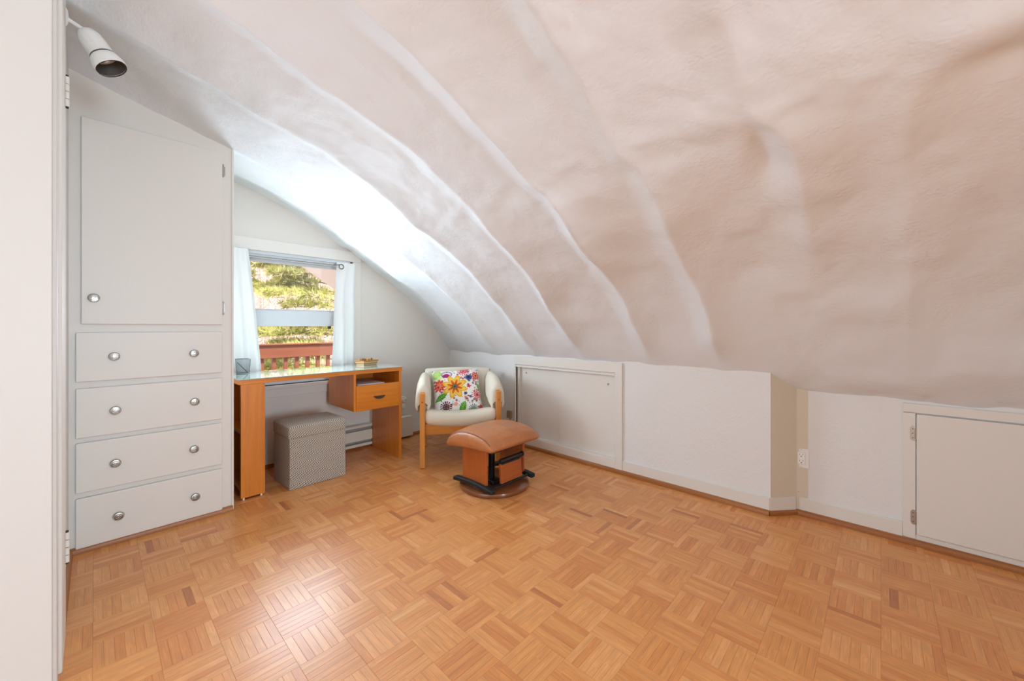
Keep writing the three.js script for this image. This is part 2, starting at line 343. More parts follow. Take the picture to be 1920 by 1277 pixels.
// ------------------------------------------------------------------ baseboards and stained quarter-round
function quarter(a, b, nx, nz, h = 0.028, t = 0.017) {             // moulding along a->b on the floor, bulging toward (nx,nz)
  const L = Math.hypot(b[0] - a[0], b[1] - a[1]), dir = new THREE.Vector3((b[0] - a[0]) / L, 0, (b[1] - a[1]) / L);
  const s = new THREE.Shape(); s.moveTo(0, 0); s.lineTo(t, 0); s.lineTo(t, h * 0.45); s.quadraticCurveTo(t * 0.95, h * 0.95, 0, h); s.closePath();
  const g = new THREE.ExtrudeGeometry(s, { depth: L, bevelEnabled: false, curveSegments: 6 });
  const m = new THREE.Matrix4().makeBasis(new THREE.Vector3(nx, 0, nz), new THREE.Vector3(0, 1, 0), dir); if (m.determinant() < 0) { g.scale(-1, 1, 1); g.applyMatrix4(new THREE.Matrix4().makeBasis(new THREE.Vector3(-nx, 0, -nz), new THREE.Vector3(0, 1, 0), dir)); } else g.applyMatrix4(m);
  g.translate(a[0], 0.0003, a[1]); return metricUV(lipped(g), Math.abs(dir.x) > Math.abs(dir.z) ? 'x' : 'z');
}
structMesh('baseboard_right', [bx(XR - 0.011, XR, 0, 0.098, ZW + 0.012, -2.425, 0.003), bx(XR - 0.011, XR, 0, 0.098, -1.369, -0.462, 0.003)], mPaint, 'white painted baseboard along the knee wall', 'baseboard');
structMesh('baseboard_jog', [bx(XR2 - 0.014, XR2, 0, 0.098, -0.34, 0.078, 0.003), (() => { const g = bx(-0.079, 0.079, 0, 0.098, -0.006, 0.006, 0.002); g.rotateY(-0.72); g.translate(2.689, 0, -0.41); return g; })()], mPaint, 'white painted baseboard around the jog beside the outlet', 'baseboard');
structMesh('baseboard_front', bx(0.56, XR - 0.002, 0, 0.098, ZW, ZW + 0.012, 0.003), mPaint, 'white baseboard under the window', 'baseboard');
structMesh('trim_1', quarter([XR - 0.011, ZW + 0.02], [XR - 0.011, -0.462], -1, 0), mQuarter, 'stained wooden quarter-round along the knee wall', 'trim');
structMesh('trim_2', quarter([XR - 0.011, -0.468], [XR2 - 0.014, -0.352], -0.66, 0.75), mQuarter, 'short stained quarter-round piece at the wall jog', 'trim');
structMesh('trim_3', quarter([XR2 - 0.014, -0.352], [XR2 - 0.010, 1.6], -1, 0), mQuarter, 'stained wooden quarter-round below the hinged hatch', 'trim');
structMesh('trim_4', quarter([XL, ZC], [0.552, ZC], 0, 1), mQuarter, 'stained wooden quarter-round along the cabinet foot', 'trim');
structMesh('trim_5', quarter([0.56, ZW + 0.012], [XR - 0.012, ZW + 0.012], 0, 1), mQuarter, 'stained wooden quarter-round under the window wall', 'trim');
structMesh('trim_6', quarter([XL + 0.001, -2.06], [XL + 0.001, ZC + 0.018], 1, 0, 0.028, 0.013), mQuarter, 'short stained moulding along the partition foot', 'trim');

// ------------------------------------------------------------------ window with sash, casing and glass
function windowUnit(name, label, x0, x1, y0, y1, zf, s, detail) {   // zf: wall face in the room, s: +1 room lies toward +z
  const w = structure(name, label, 'window');
  const Z = (a, b) => s > 0 ? [zf + a, zf + b] : [zf - b, zf - a];
  const b = (xa, xb, ya, yb, a, c, r = 0.002) => { const [za, zb] = Z(a, c); return bx(xa, xb, ya, yb, za, zb, r); };
  part(w, 'side_casing', b(x0 - 0.071, x0, y0 - 0.02, y1, 0, 0.016, 0.003), mPaint); part(w, 'side_casing', b(x1, x1 + 0.071, y0 - 0.02, y1, 0, 0.016, 0.003), mPaint);
  part(w, 'head_casing', b(x0 - 0.071, x1 + 0.071, y1, y1 + 0.088, 0, 0.018, 0.003), mPaint);
  part(w, 'sill', b(x0 - 0.09, x1 + 0.09, y0 - 0.045, y0 - 0.02, -0.10, 0.045, 0.004), mPaint); part(w, 'apron', b(x0 - 0.071, x1 + 0.071, y0 - 0.11, y0 - 0.045, 0, 0.014, 0.003), mPaint);
  part(w, 'jamb', [b(x0 - 0.003, x0 + 0.022, y0 - 0.02, y1, -0.15, -0.001), b(x1 - 0.022, x1 + 0.003, y0 - 0.02, y1, -0.15, -0.001), b(x0, x1, y1 - 0.022, y1 + 0.003, -0.15, -0.001)], mSash);
  part(w, 'head_stop', b(x0 + 0.02, x1 - 0.02, y1 - 0.05, y1 - 0.02, -0.055, -0.03, 0.002), mSash);
  const ym = (y0 + y1) / 2;
  const up = part(w, 'upper_sash', [b(x0 + 0.02, x0 + 0.06, ym + 0.02, y1 - 0.02, -0.115, -0.08), b(x1 - 0.06, x1 - 0.02, ym + 0.02, y1 - 0.02, -0.115, -0.08), b(x0 + 0.02, x1 - 0.02, y1 - 0.07, y1 - 0.02, -0.115, -0.08), b(x0 + 0.02, x1 - 0.02, ym + 0.005, ym + 0.07, -0.115, -0.08)], mSash);
  part(up, 'pane', b(x0 + 0.05, x1 - 0.05, ym + 0.04, y1 - 0.06, -0.099, -0.096, 0), mGlass);
  const lo = part(w, 'lower_sash', [b(x0 + 0.02, x0 + 0.06, y0 - 0.02, ym + 0.02, -0.08, -0.045), b(x1 - 0.06, x1 - 0.02, y0 - 0.02, ym + 0.02, -0.08, -0.045), b(x0 + 0.02, x1 - 0.02, y0 - 0.02, y0 + 0.04, -0.08, -0.045), b(x0 + 0.02, x1 - 0.02, ym - 0.065, ym + 0.058, -0.08, -0.045)], mSash);
  part(lo, 'pane', b(x0 + 0.05, x1 - 0.05, y0 + 0.03, ym - 0.04, -0.064, -0.061, 0), mGlass);
  if (detail) part(lo, 'sash_lock', [bx(1.36, 1.385, ym - 0.085, ym - 0.065, zf - 0.05, zf - 0.03, 0.004)], mDarkMetal);
  return w;
}
windowUnit('window_1', 'white double-hung window above the desk', 0.746, 1.556, 0.64, 1.641, ZW, 1, true);
windowUnit('window_2', 'unseen double-hung window added behind the viewer for fill light', -0.06, 1.06, 0.32, 1.76, ZB, -1, false);  // unseen window, added to bring fill light from behind

{ const w = windowUnit('window_3', 'unseen tall wide window added at the left for fill light', -1.2, 1.2, 0.14, 2.04, 0, 1, false); w.rotation.y = Math.PI / 2; w.position.set(-2.4, 0, -0.75); }  // unseen window, added for a little fill from the left
// ------------------------------------------------------------------ sliding cupboard doors in the knee wall
{
  const d = structure('door_1', 'pair of low white sliding cupboard doors in the knee wall', 'door');
  const z0 = -2.425, z1 = -1.43, x = XR;
  part(d, 'head_casing', bx(x - 0.014, x, 0.731, 0.806, -2.44, -1.369, 0.003), mPaint);
  part(d, 'side_casing', bx(x - 0.0145, x, 0.02, 0.735, -1.427, -1.369, 0.003), mPaint);
  part(d, 'sill_board', bx(x - 0.012, x, 0.0, 0.09, -2.44, -1.427, 0.003), mPaint);
  part(d, 'frame_bead', [bx(x - 0.012, x + 0.06, 0.03, 0.731, -2.442, -2.425, 0.002), bx(x - 0.010, x + 0.06, 0.708, 0.7235, z0, z1, 0.002), bx(x - 0.008, x + 0.06, 0.088, 0.098, z0, z1, 0.002)], mPaint);
  part(d, 'inner_stop', bx(x + 0.012, x + 0.06, 0.095, 0.71, -2.425, -2.395, 0.002), mPaint);
  const disc = (z, y, px) => { const g = lathe([[0.0001, 0.002], [0.0062, 0.002], [0.0075, 0.0035], [0.0085, 0.0005], [0.0086, -0.004]], 20); g.rotateZ(Math.PI / 2); g.translate(px, y, z); return g; };
  const a = part(d, 'sliding_panel', bx(x + 0.036, x + 0.042, 0.097, 0.709, -2.42, -1.93, 0.001), mPaint); part(a, 'finger_pull', disc(-2.335, 0.655, x + 0.036), mNickel);
  const b = part(d, 'sliding_panel', bx(x + 0.020, x + 0.026, 0.097, 0.709, -1.955, -1.432, 0.001), mPaint); part(b, 'finger_pull', disc(-1.50, 0.637, x + 0.020), mNickel);
}
// ------------------------------------------------------------------ hinged hatch at the right
function butterflyHinge(parent, x, y, z, label) {                  // leaf against a wall that faces -x
  const L = 0.036, W = 0.011, shape = prism([[-W, -L + 0.009], [-W + 0.007, -L], [W - 0.007, -L], [W, -L + 0.009], [W, L - 0.009], [W - 0.007, L], [-W + 0.007, L], [-W, L - 0.009]], 0.0016, 0.0005);
  shape.rotateY(-Math.PI / 2); shape.translate(x, y, z);
  const h = part(parent, 'hinge', [shape, rod([x - 0.003, y - L * 0.75, z + W * 0.8], [x - 0.003, y + L * 0.75, z + W * 0.8], 0.0038)], mNickel, label);
  part(h, 'screw', [[0.6, -0.2], [-0.6, -0.2], [0, -0.3]].map(([f, g]) => { const s = new THREE.SphereGeometry(0.0022, 8, 6); s.scale(0.5, 1, 1); s.translate(x - 0.0024, y + f * L, z + g * W); return s; }), mDarkMetal);
}
{
  const d = structure('door_2', 'white hinged hatch door low in the wall at the right edge', 'door'), x = XR2;
  part(d, 'head_casing', bx(x - 0.013, x, 0.648, 0.692, 0.078, 1.0, 0.003), mPaint);
  part(d, 'side_casing', bx(x - 0.013, x, 0.03, 0.646, 0.078, 0.124, 0.003), mPaint);
  part(d, 'foot_rail', bx(x - 0.010, x, 0, 0.052, 0.078, 1.0, 0.003), mPaint);
  part(d, 'hatch_panel', bx(x - 0.021, x - 0.002, 0.055, 0.643, 0.1265, 0.92, 0.003), mPaint);
  butterflyHinge(d, x - 0.0135, 0.547, 0.116, 'nickel butterfly hinge'); butterflyHinge(d, x - 0.0135, 0.136, 0.117, 'nickel butterfly hinge');
}

// ------------------------------------------------------------------ built-in cabinet
function ringKnob(parent, x, y, z) {
  const g = lathe([[0.0001, 0.0175], [0.0028, 0.0170], [0.0042, 0.0125], [0.0060, 0.0125], [0.0078, 0.0172], [0.0098, 0.0168], [0.0112, 0.0118], [0.0132, 0.0118], [0.0150, 0.0160], [0.0172, 0.0155], [0.0198, 0.0125], [0.0208, 0.009], [0.016, 0.005], [0.008, 0.004], [0.008, -0.001]], 36);
  g.rotateX(Math.PI / 2); g.translate(x, y, z); part(parent, 'knob', lipped(g), mNickel, 'round nickel knob with concentric rings');
}
{
  const c = thing('built_in_cabinet', 'tall white built-in cabinet with one door over four drawers', 'cabinet');
  const top = []; for (let x = XL; x <= 0.5541; x += 0.0213) top.push([x, prof(x) + 0.015]);
  const g = prism([[XL, 0], [0.554, 0], [0.554, prof(0.554) + 0.015], ...top.slice().reverse()], ZC - ZW - 0.004, 0); g.translate(0, 0, ZW + 0.002);
  part(c, 'body', metricUV(g, 'y'), mPaint);
  part(c, 'corner_bead', bx(0.546, 0.558, 0, 2.13, ZC - 0.004, ZC + 0.004, 0.0035), mPaint);
  const door = part(c, 'door', bx(-0.045, 0.501, 1.083, 2.068, ZC + 0.0005, ZC + 0.017, 0.004), mPaint);
  ringKnob(door, -0.004, 1.209, ZC + 0.017);
  for (const y of [1.968, 1.178]) part(door, 'hinge', [rod([0.5045, y - 0.030, ZC + 0.011], [0.5045, y + 0.030, ZC + 0.011], 0.0048), bx(0.505, 0.516, y - 0.026, y + 0.026, ZC, ZC + 0.003, 0.001), ...[-0.033, 0.033].map((k) => { const s = new THREE.SphereGeometry(0.005, 10, 8); s.translate(0.5045, y + k, ZC + 0.011); return s; })], mNickel, 'nickel hinge');
  [[1.044, 0.925, 0.065, 0.373], [0.7785, 0.659, 0.069, 0.376], [0.520, 0.399, 0.069, 0.373], [0.2585, 0.136, 0.080, 0.378]].forEach(([yt, yk, ka, kb]) => {
    const d = part(c, 'drawer', bx(-0.063, 0.501, yt - 0.236, yt, ZC + 0.0005, ZC + 0.016, 0.005), mPaint);
    ringKnob(d, ka, yk, ZC + 0.016); ringKnob(d, kb, yk, ZC + 0.016);
  });
}

// ------------------------------------------------------------------ spotlight on the partition
{
  const P = new THREE.Vector3(XL, 2.165, -2.095);
  const s = thing('spotlight', 'white wall spotlight with flared rim, pointing down beside the cabinet', 'spotlight');
  const rose = lathe([[0.0001, 0.022], [0.02, 0.020], [0.052, 0.004], [0.055, 0]], 32); rose.rotateZ(-Math.PI / 2); rose.translate(P.x, P.y, P.z); part(s, 'wall_rose', rose, mWhitePlastic);
  const a = [P.x + 0.018, P.y - 0.006, P.z], b = [P.x + 0.062, P.y - 0.034, P.z + 0.018]; part(s, 'arm', rod(a, b, 0.0065), mWhitePlastic);
  const from = new THREE.Vector3(-0.0235, 2.131, -2.076), to = new THREE.Vector3(0.040, 2.018, -2.050), dir = to.clone().sub(from), L = dir.length();
  const turn = new THREE.Quaternion().setFromUnitVectors(new THREE.Vector3(0, 1, 0), dir.clone().normalize());
  const place = (g) => { g.applyQuaternion(turn); g.translate(from.x, from.y, from.z); return g; };
  part(s, 'shade', lipped(place(lathe([[0.0001, -0.006], [0.012, -0.004], [0.025, 0.006], [0.033, 0.024], [0.0360, 0.05], [0.0375, 0.092], [0.0385, 0.094], [0.0400, 0.096], [0.0455, 0.112], [0.0475, 0.125], [0.0480, L + 0.002], [0.0465, L + 0.004], [0.0445, L + 0.002]], 40))), mWhitePlastic);
  part(s, 'rim', place(lathe([[0.0462, L + 0.0035], [0.0455, L + 0.0065], [0.0435, L + 0.0035]], 40)), mDarkMetal, 'dark metal rim');
  part(s, 'reflector', place(lathe([[0.0437, L + 0.002], [0.041, L - 0.03], [0.033, L - 0.06], [0.0001, L - 0.075]].reverse(), 32)), M(0x6f6b66, 0.5, { metalness: 0.6, side: THREE.DoubleSide }), 'dark grey inner reflector');
  const bulb = new THREE.SphereGeometry(0.021, 18, 12); bulb.translate(0, L - 0.042, 0); part(s, 'bulb', place(bulb), M(0xf1ece2, 0.3));
}

// ------------------------------------------------------------------ desk
const DX0 = 0.602, DX1 = 1.722, DZ = -2.862, DZB = -3.318;
{
  const d = thing('desk', 'orange cherry-wood desk with open side shelf and hanging drawer', 'desk');
  part(d, 'top', bx(DX0, DX1 + 0.006, 0.713, 0.741, DZB, DZ, 0.002, 'x'), mDesk);
  // bookcase at the left end, open toward the cabinet
  part(d, 'bookcase_front', bx(DX0 + 0.012, 0.744, 0.012, 0.713, DZ - 0.020, DZ - 0.002, 0.0015, 'y'), mDesk);
  part(d, 'bookcase_back', bx(DX0 + 0.012, 0.744, 0.0, 0.713, DZB, DZB + 0.018, 0.0015, 'y'), mDesk);
  part(d, 'bookcase_side', bx(0.726, 0.744, 0.0, 0.713, DZB + 0.018, DZ - 0.020, 0.0015, 'y'), mDesk);
  for (const y of [0.05, 0.40]) part(d, 'shelf', bx(DX0 + 0.016, 0.726, y, y + 0.018, DZB + 0.018, DZ - 0.020, 0.0015, 'z'), mDeskEdge);
  for (const [x, z] of [[0.63, -2.872], [0.725, -2.872]]) part(d, 'glide', rod([x, 0, z], [x, 0.013, z], 0.006), mWhitePlastic);
  part(d, 'end_panel', bx(1.700, DX1, 0.0, 0.713, DZB, DZ - 0.002, 0.0015, 'y'), mDesk);
  // hanging drawer box
  part(d, 'box_side', bx(1.322, 1.340, 0.435, 0.713, DZB, DZ - 0.002, 0.0015, 'y'), mDesk);
  part(d, 'box_bottom', bx(1.340, 1.700, 0.437, 0.452, DZB, DZ - 0.022, 0.001, 'x'), mDesk);
  part(d, 'box_back', bx(1.340, 1.700, 0.452, 0.713, DZB, DZB + 0.012, 0.001, 'x'), mDesk);
  part(d, 'box_shelf', bx(1.340, 1.700, 0.606, 0.620, DZB + 0.012, DZ - 0.022, 0.001, 'x'), mDesk);
  const dr = part(d, 'drawer', bx(1.3415, 1.6985, 0.432, 0.624, DZ - 0.020, DZ, 0.002, 'x'), mDesk);
  const pull = prism([[-0.046, 0.004], [0.046, 0.004], [0.040, -0.006], [0.022, -0.016], [0, -0.0195], [-0.022, -0.016], [-0.040, -0.006]], 0.012, 0.002); pull.translate(1.524, 0.529, DZ + 0.001);
  part(dr, 'pull', pull, M(0x3a3633, 0.45), 'dark crescent-shaped finger pull');
}
one('glass_sheet', bx(DX0 - 0.002, DX1 + 0.012, 0.7413, 0.7475, DZB - 0.002, DZ + 0.004, 0.0015), mGlassTop, 'glass sheet lying on the desk top, pale green reflection painted in', 'glass');
{
  const g = [0, 1, 2, 3].map((k) => { const b = bx(-0.108, 0.108, k * 0.0022, k * 0.0022 + 0.0018, -0.14, 0.14, 0.0005); b.rotateY([0.03, -0.02, 0.05, 0.01][k]); b.translate(1.475, 0.6204, -3.03); return b; });
  one('paper_stack', g, M(0xe9e4e4, 0.8), 'thin stack of white paper in the desk cubbyhole', 'paper');
}
{ // wire-mesh pencil cup
  const cup = thing('pencil_cup', 'small grey wire-mesh pencil cup on the glass desk top', 'cup', [0.700, 0.7476, -3.205]);
  const H = 0.102, r0 = 0.038, r1 = 0.044, wires = [];
  for (let k = 0; k < 44; k++) for (const s of [-1, 1]) {
    const pts = []; for (let i = 0; i <= 8; i++) { const t = i / 8, a = k / 44 * Math.PI * 2 + s * t * 0.9, r = r0 + (r1 - r0) * t; pts.push([Math.cos(a) * r, 0.002 + t * (H - 0.004), Math.sin(a) * r]); }
    wires.push(tube(pts, 0.00055, 8, 3));
  }
  const mGreyWire = M(0x8c9094, 0.45, { metalness: 0.7 });
  part(cup, 'mesh_wall', wires, mGreyWire);
  const rim = new THREE.TorusGeometry(r1, 0.0022, 8, 40); rim.rotateX(Math.PI / 2); rim.translate(0, H, 0); part(cup, 'rim', rim, mGreyWire);
  part(cup, 'foot', lathe([[0.0001, 0], [r0, 0], [r0 + 0.002, 0.002], [r0 + 0.0015, 0.006], [r0 - 0.001, 0.006], [r0 - 0.001, 0.002], [0.0001, 0.002]], 36), mGreyWire);
  const p = thing('pencil', 'dark pencil leaning inside the wire-mesh cup', 'pencil', [0.700, 0.7476, -3.205]);
  const a = [0.022, 0.008, 0.022], b = [-0.029, 0.078, -0.024];
  part(p, 'shaft', rod(a, b, 0.003, 0.003, 6), mDarkMetal); part(p, 'tip', rod(a, [0.0255, 0.0032, 0.025], 0.003, 0.0004, 6), mHole);
}
{ // little basket with wooden pegs
  const bk = thing('basket', 'small woven wooden basket at the right end of the desk', 'basket', [1.575, 0.7476, -3.17], 0.35);
  const mSplint = M(0xcf9a55, 0.6, { map: deskGrain }), mPale = M(0xead9b4, 0.6, { map: deskGrain });
  const L = 0.085, D = 0.052, H = 0.04, fl = 0.012;
  part(bk, 'bottom', bx(-L + fl, L - fl, 0, 0.004, -D + fl, D - fl, 0.001), mPale);
  for (let k = 0; k < 4; k++) {
    const t0 = k / 4, e = fl * (1 - (t0 + 0.125)), y = 0.004 + t0 * (H - 0.004), h = (H - 0.004) / 4 - 0.0008, m = k === 1 ? mSplint : k === 3 ? mSplint : mPale;
    part(bk, 'splint', [bx(-L + e, L - e, y, y + h, D - e - 0.003, D - e, 0.0008), bx(-L + e, L - e, y, y + h, -D + e, -D + e + 0.003, 0.0008), bx(-L + e, -L + e + 0.003, y, y + h, -D + e, D - e, 0.0008), bx(L - e - 0.003, L - e, y, y + h, -D + e, D - e, 0.0008)], m);
  }
  part(bk, 'rim', [tube([[-L, H, D], [L, H, D]], 0.003, 4, 6), tube([[-L, H, -D], [L, H, -D]], 0.003, 4, 6), tube([[-L, H, -D], [-L, H, D]], 0.003, 4, 6), tube([[L, H, -D], [L, H, D]], 0.003, 4, 6)], mSplint);
  const peg = (dark) => [lathe([[0.0001, 0], [0.0085, 0], [0.009, 0.01], [0.0075, 0.030], [0.0045, 0.034], [0.0075, 0.040], [0.0080, 0.047], [0.0050, 0.053], [0.0001, 0.0545]], 16), dark];
  [[-0.062, -0.018, 0], [-0.040, 0.014, 1], [-0.022, -0.020, 1], [0.004, 0.010, 0], [0.022, -0.016, 0], [0.040, 0.016, 1], [0.060, -0.008, 0]].forEach(([x, z, k], i) => {
    const words = ['leftmost wooden peg in the little basket', 'dark wooden peg second from left in the basket', 'dark wooden peg third from left in the basket', 'middle wooden peg in the little basket', 'wooden peg just right of the middle one in the basket', 'dark wooden peg second from right in the basket', 'rightmost wooden peg in the little basket'];
    const m = one('wooden_peg', peg(k)[0], k ? M(0x8a4f22, 0.5) : M(0xd08a34, 0.5), words[i], 'peg', 'pegs in the little basket');
    const c = Math.cos(0.35), s = Math.sin(0.35); m.position.set(1.575 + x * c + z * s, 0.7521, -3.17 - x * s + z * c);
  });
}

// ------------------------------------------------------------------ storage cube with zigzag cloth
{
  const zig = canvasTex(512, 512, (c, w, h) => {                  // one zigzag period (0.068 m) by six stripes (0.075 m)
    c.fillStyle = '#e3dccd'; c.fillRect(0, 0, w, h); c.strokeStyle = '#4c3828'; c.lineJoin = 'miter';
    const step = h / 6, px = w / 2; c.lineWidth = step * 0.34;
    for (let k = -8; k < 12; k++) { c.beginPath(); for (let i = -1; i <= 3; i++) { const y = k * step + (i % 2 ? step * 3.3 : 0); if (i === -1) c.moveTo(i * px, y); else c.lineTo(i * px, y); } c.stroke(); }
  }, 0.068, 0.075);
  const mZig = M(0xffffff, 0.9, { map: zig, bumpMap: weaveBump, bumpScale: 0.0003 });
  const b = thing('storage_cube', 'brown and cream zigzag fabric storage cube under the desk', 'storage cube', [1.051, 0, -2.962], 0.03);
  const turned = (g) => { const uv = g.attributes.uv; for (let i = 0; i < uv.count; i++) { const u = uv.getX(i), v = uv.getY(i); uv.setXY(i, v, u); } return g; };
  part(b, 'body', turned(bx(-0.186, 0.186, 0.0, 0.36, -0.150, 0.150, 0.006, 'y')), mZig);
  const lid = softBox(0.384, 0.085, 0.312, [0.012, 0.012, 0.012], [24, 8, 20], (v) => { if (v.y > 0) { const e = Math.min(1, Math.max(Math.abs(v.x) / 0.192, 0)), f = Math.abs(v.z) / 0.156; v.y += 0.010 * (1 - e ** 4) * (1 - f ** 4); } });
  lid.translate(0, 0.3735, 0);
  part(b, 'lid', turned(metricUV(lid, 'y')), mZig, 'padded lid');
}

// ------------------------------------------------------------------ armchair
const CH = { pos: [2.098, 0, -2.582], turn: -0.631 };
{
  const c = thing('armchair', 'low wooden armchair with cream canvas seat, back and arms', 'armchair', CH.pos, CH.turn);
  const leg = (x, z, h) => bx(x - 0.019, x + 0.019, 0.004, h, z - 0.028, z + 0.028, 0.003, 'y');
  for (const s of [-1, 1]) {
    const f = part(c, 'leg', leg(s * 0.291, 0.272, 0.567), mChairWood);
    const bolt = lathe([[0.0001, 0.003], [0.005, 0.0025], [0.0075, 0], [0.0075, -0.001]], 16); bolt.rotateX(Math.PI / 2); bolt.translate(s * 0.291, 0.505, 0.300); part(f, 'bolt', bolt, mBrass);
    part(f, 'foot_pad', bx(s * 0.291 - 0.016, s * 0.291 + 0.016, 0, 0.005, 0.248, 0.296, 0.001), mBlackRubber);
    const r = part(c, 'leg', leg(s * 0.291, -0.292, 0.60), mChairWood); part(r, 'foot_pad', bx(s * 0.291 - 0.016, s * 0.291 + 0.016, 0, 0.005, -0.316, -0.268, 0.001), mBlackRubber);
    part(c, 'arm_rail', bx(s * 0.291 - 0.016, s * 0.291 + 0.016, 0.535, 0.572, -0.27, 0.246, 0.004, 'z'), mChairWood);
    part(c, 'side_rail', bx(s * 0.291 - 0.012, s * 0.291 + 0.012, 0.255, 0.318, -0.266, 0.246, 0.003, 'z'), mChairWood);
    // canvas slung over the arm rail: a padded saddle, fuller at the back, drooping in front
    const arm = softBox(0.112, 0.25, 0.545, [0.052, 0.075, 0.03], [14, 18, 26], (v) => {
      const t = (v.z + 0.2725) / 0.545, low = smooth(0.02, -0.12, v.y);
      v.x *= 1 + 0.10 * low - 0.20 * smooth(0.0, 0.125, v.y);
      v.y += 0.022 * Math.sin(Math.PI * (1 - t) * 0.8) - 0.030 * smooth(0.65, 1, t) * smooth(-0.1, 0.1, v.y) + 0.045 * smooth(0.7, 0.1, t) * smooth(0.0, -0.12, v.y);
      if (low > 0.5 && Math.abs(v.x) < 0.03) v.y += 0.10 * low;
      v.x += 0.003 * Math.sin(v.z * 40) * low;
    }); arm.translate(s * 0.291, 0.523, -0.03);
    part(c, 'arm_sling', arm, mCanvasFabric, 'cream canvas arm sling');
  }
  part(c, 'front_rail', bx(-0.272, 0.272, 0.245, 0.328, 0.238, 0.262, 0.003, 'x'), mChairWood);
  part(c, 'back_rail', bx(-0.272, 0.272, 0.235, 0.305, -0.300, -0.280, 0.003, 'x'), mChairWood);
  const seat = softBox(0.565, 0.115, 0.56, [0.035, 0.055, 0.055], [30, 12, 28], (v) => {
    const fr = smooth(-0.1, 0.27, v.z), cx = 1 - (v.x / 0.2825) ** 2;
    v.y -= 0.034 * cx * fr + (1 - fr) * 0.055 + 0.02 * cx * (1 - fr);
    const pucker = Math.exp(-(((v.z - 0.22) / 0.09) ** 2)) * smooth(0, 0.05, v.y);
    v.y += 0.0022 * pucker * Math.sin(v.x * 190 + 2 * vnoise(v.x * 30, v.z * 6, 91)) * (0.6 + 0.4 * vnoise(v.x * 14, 2, 92));
  }); seat.translate(0, 0.382, 0.008);
  part(c, 'seat_cushion', seat, mCanvasFabric, 'cream canvas seat cushion, puckered in front');
  const back = softBox(0.585, 0.40, 0.05, [0.018, 0.022, 0.022], [26, 22, 6], (v) => {
    const t = (v.y + 0.2) / 0.4, cx = 1 - (v.x / 0.2925) ** 2;
    v.z -= 0.150 * t - 0.0 + 0.030 * cx * (1 - t * 0.7); v.y += 0.004 * Math.cos(v.x * 9) * t;
  }); back.translate(0, 0.498, -0.150);
  part(c, 'back_sling', back, mCanvasFabric, 'cream canvas back sling');
  part(c, 'back_tube', rod([-0.298, 0.672, -0.302], [0.298, 0.672, -0.302], 0.0085), mDarkMetal, 'dark rod through the top hem');
  for (const s of [-1, 1]) part(c, 'back_post', (() => { const g = bx(-0.011, 0.011, 0, 0.40, -0.014, 0.014, 0.003, 'y'); g.rotateX(-0.30); g.translate(s * 0.268, 0.30, -0.200); return g; })(), mChairWood);
}

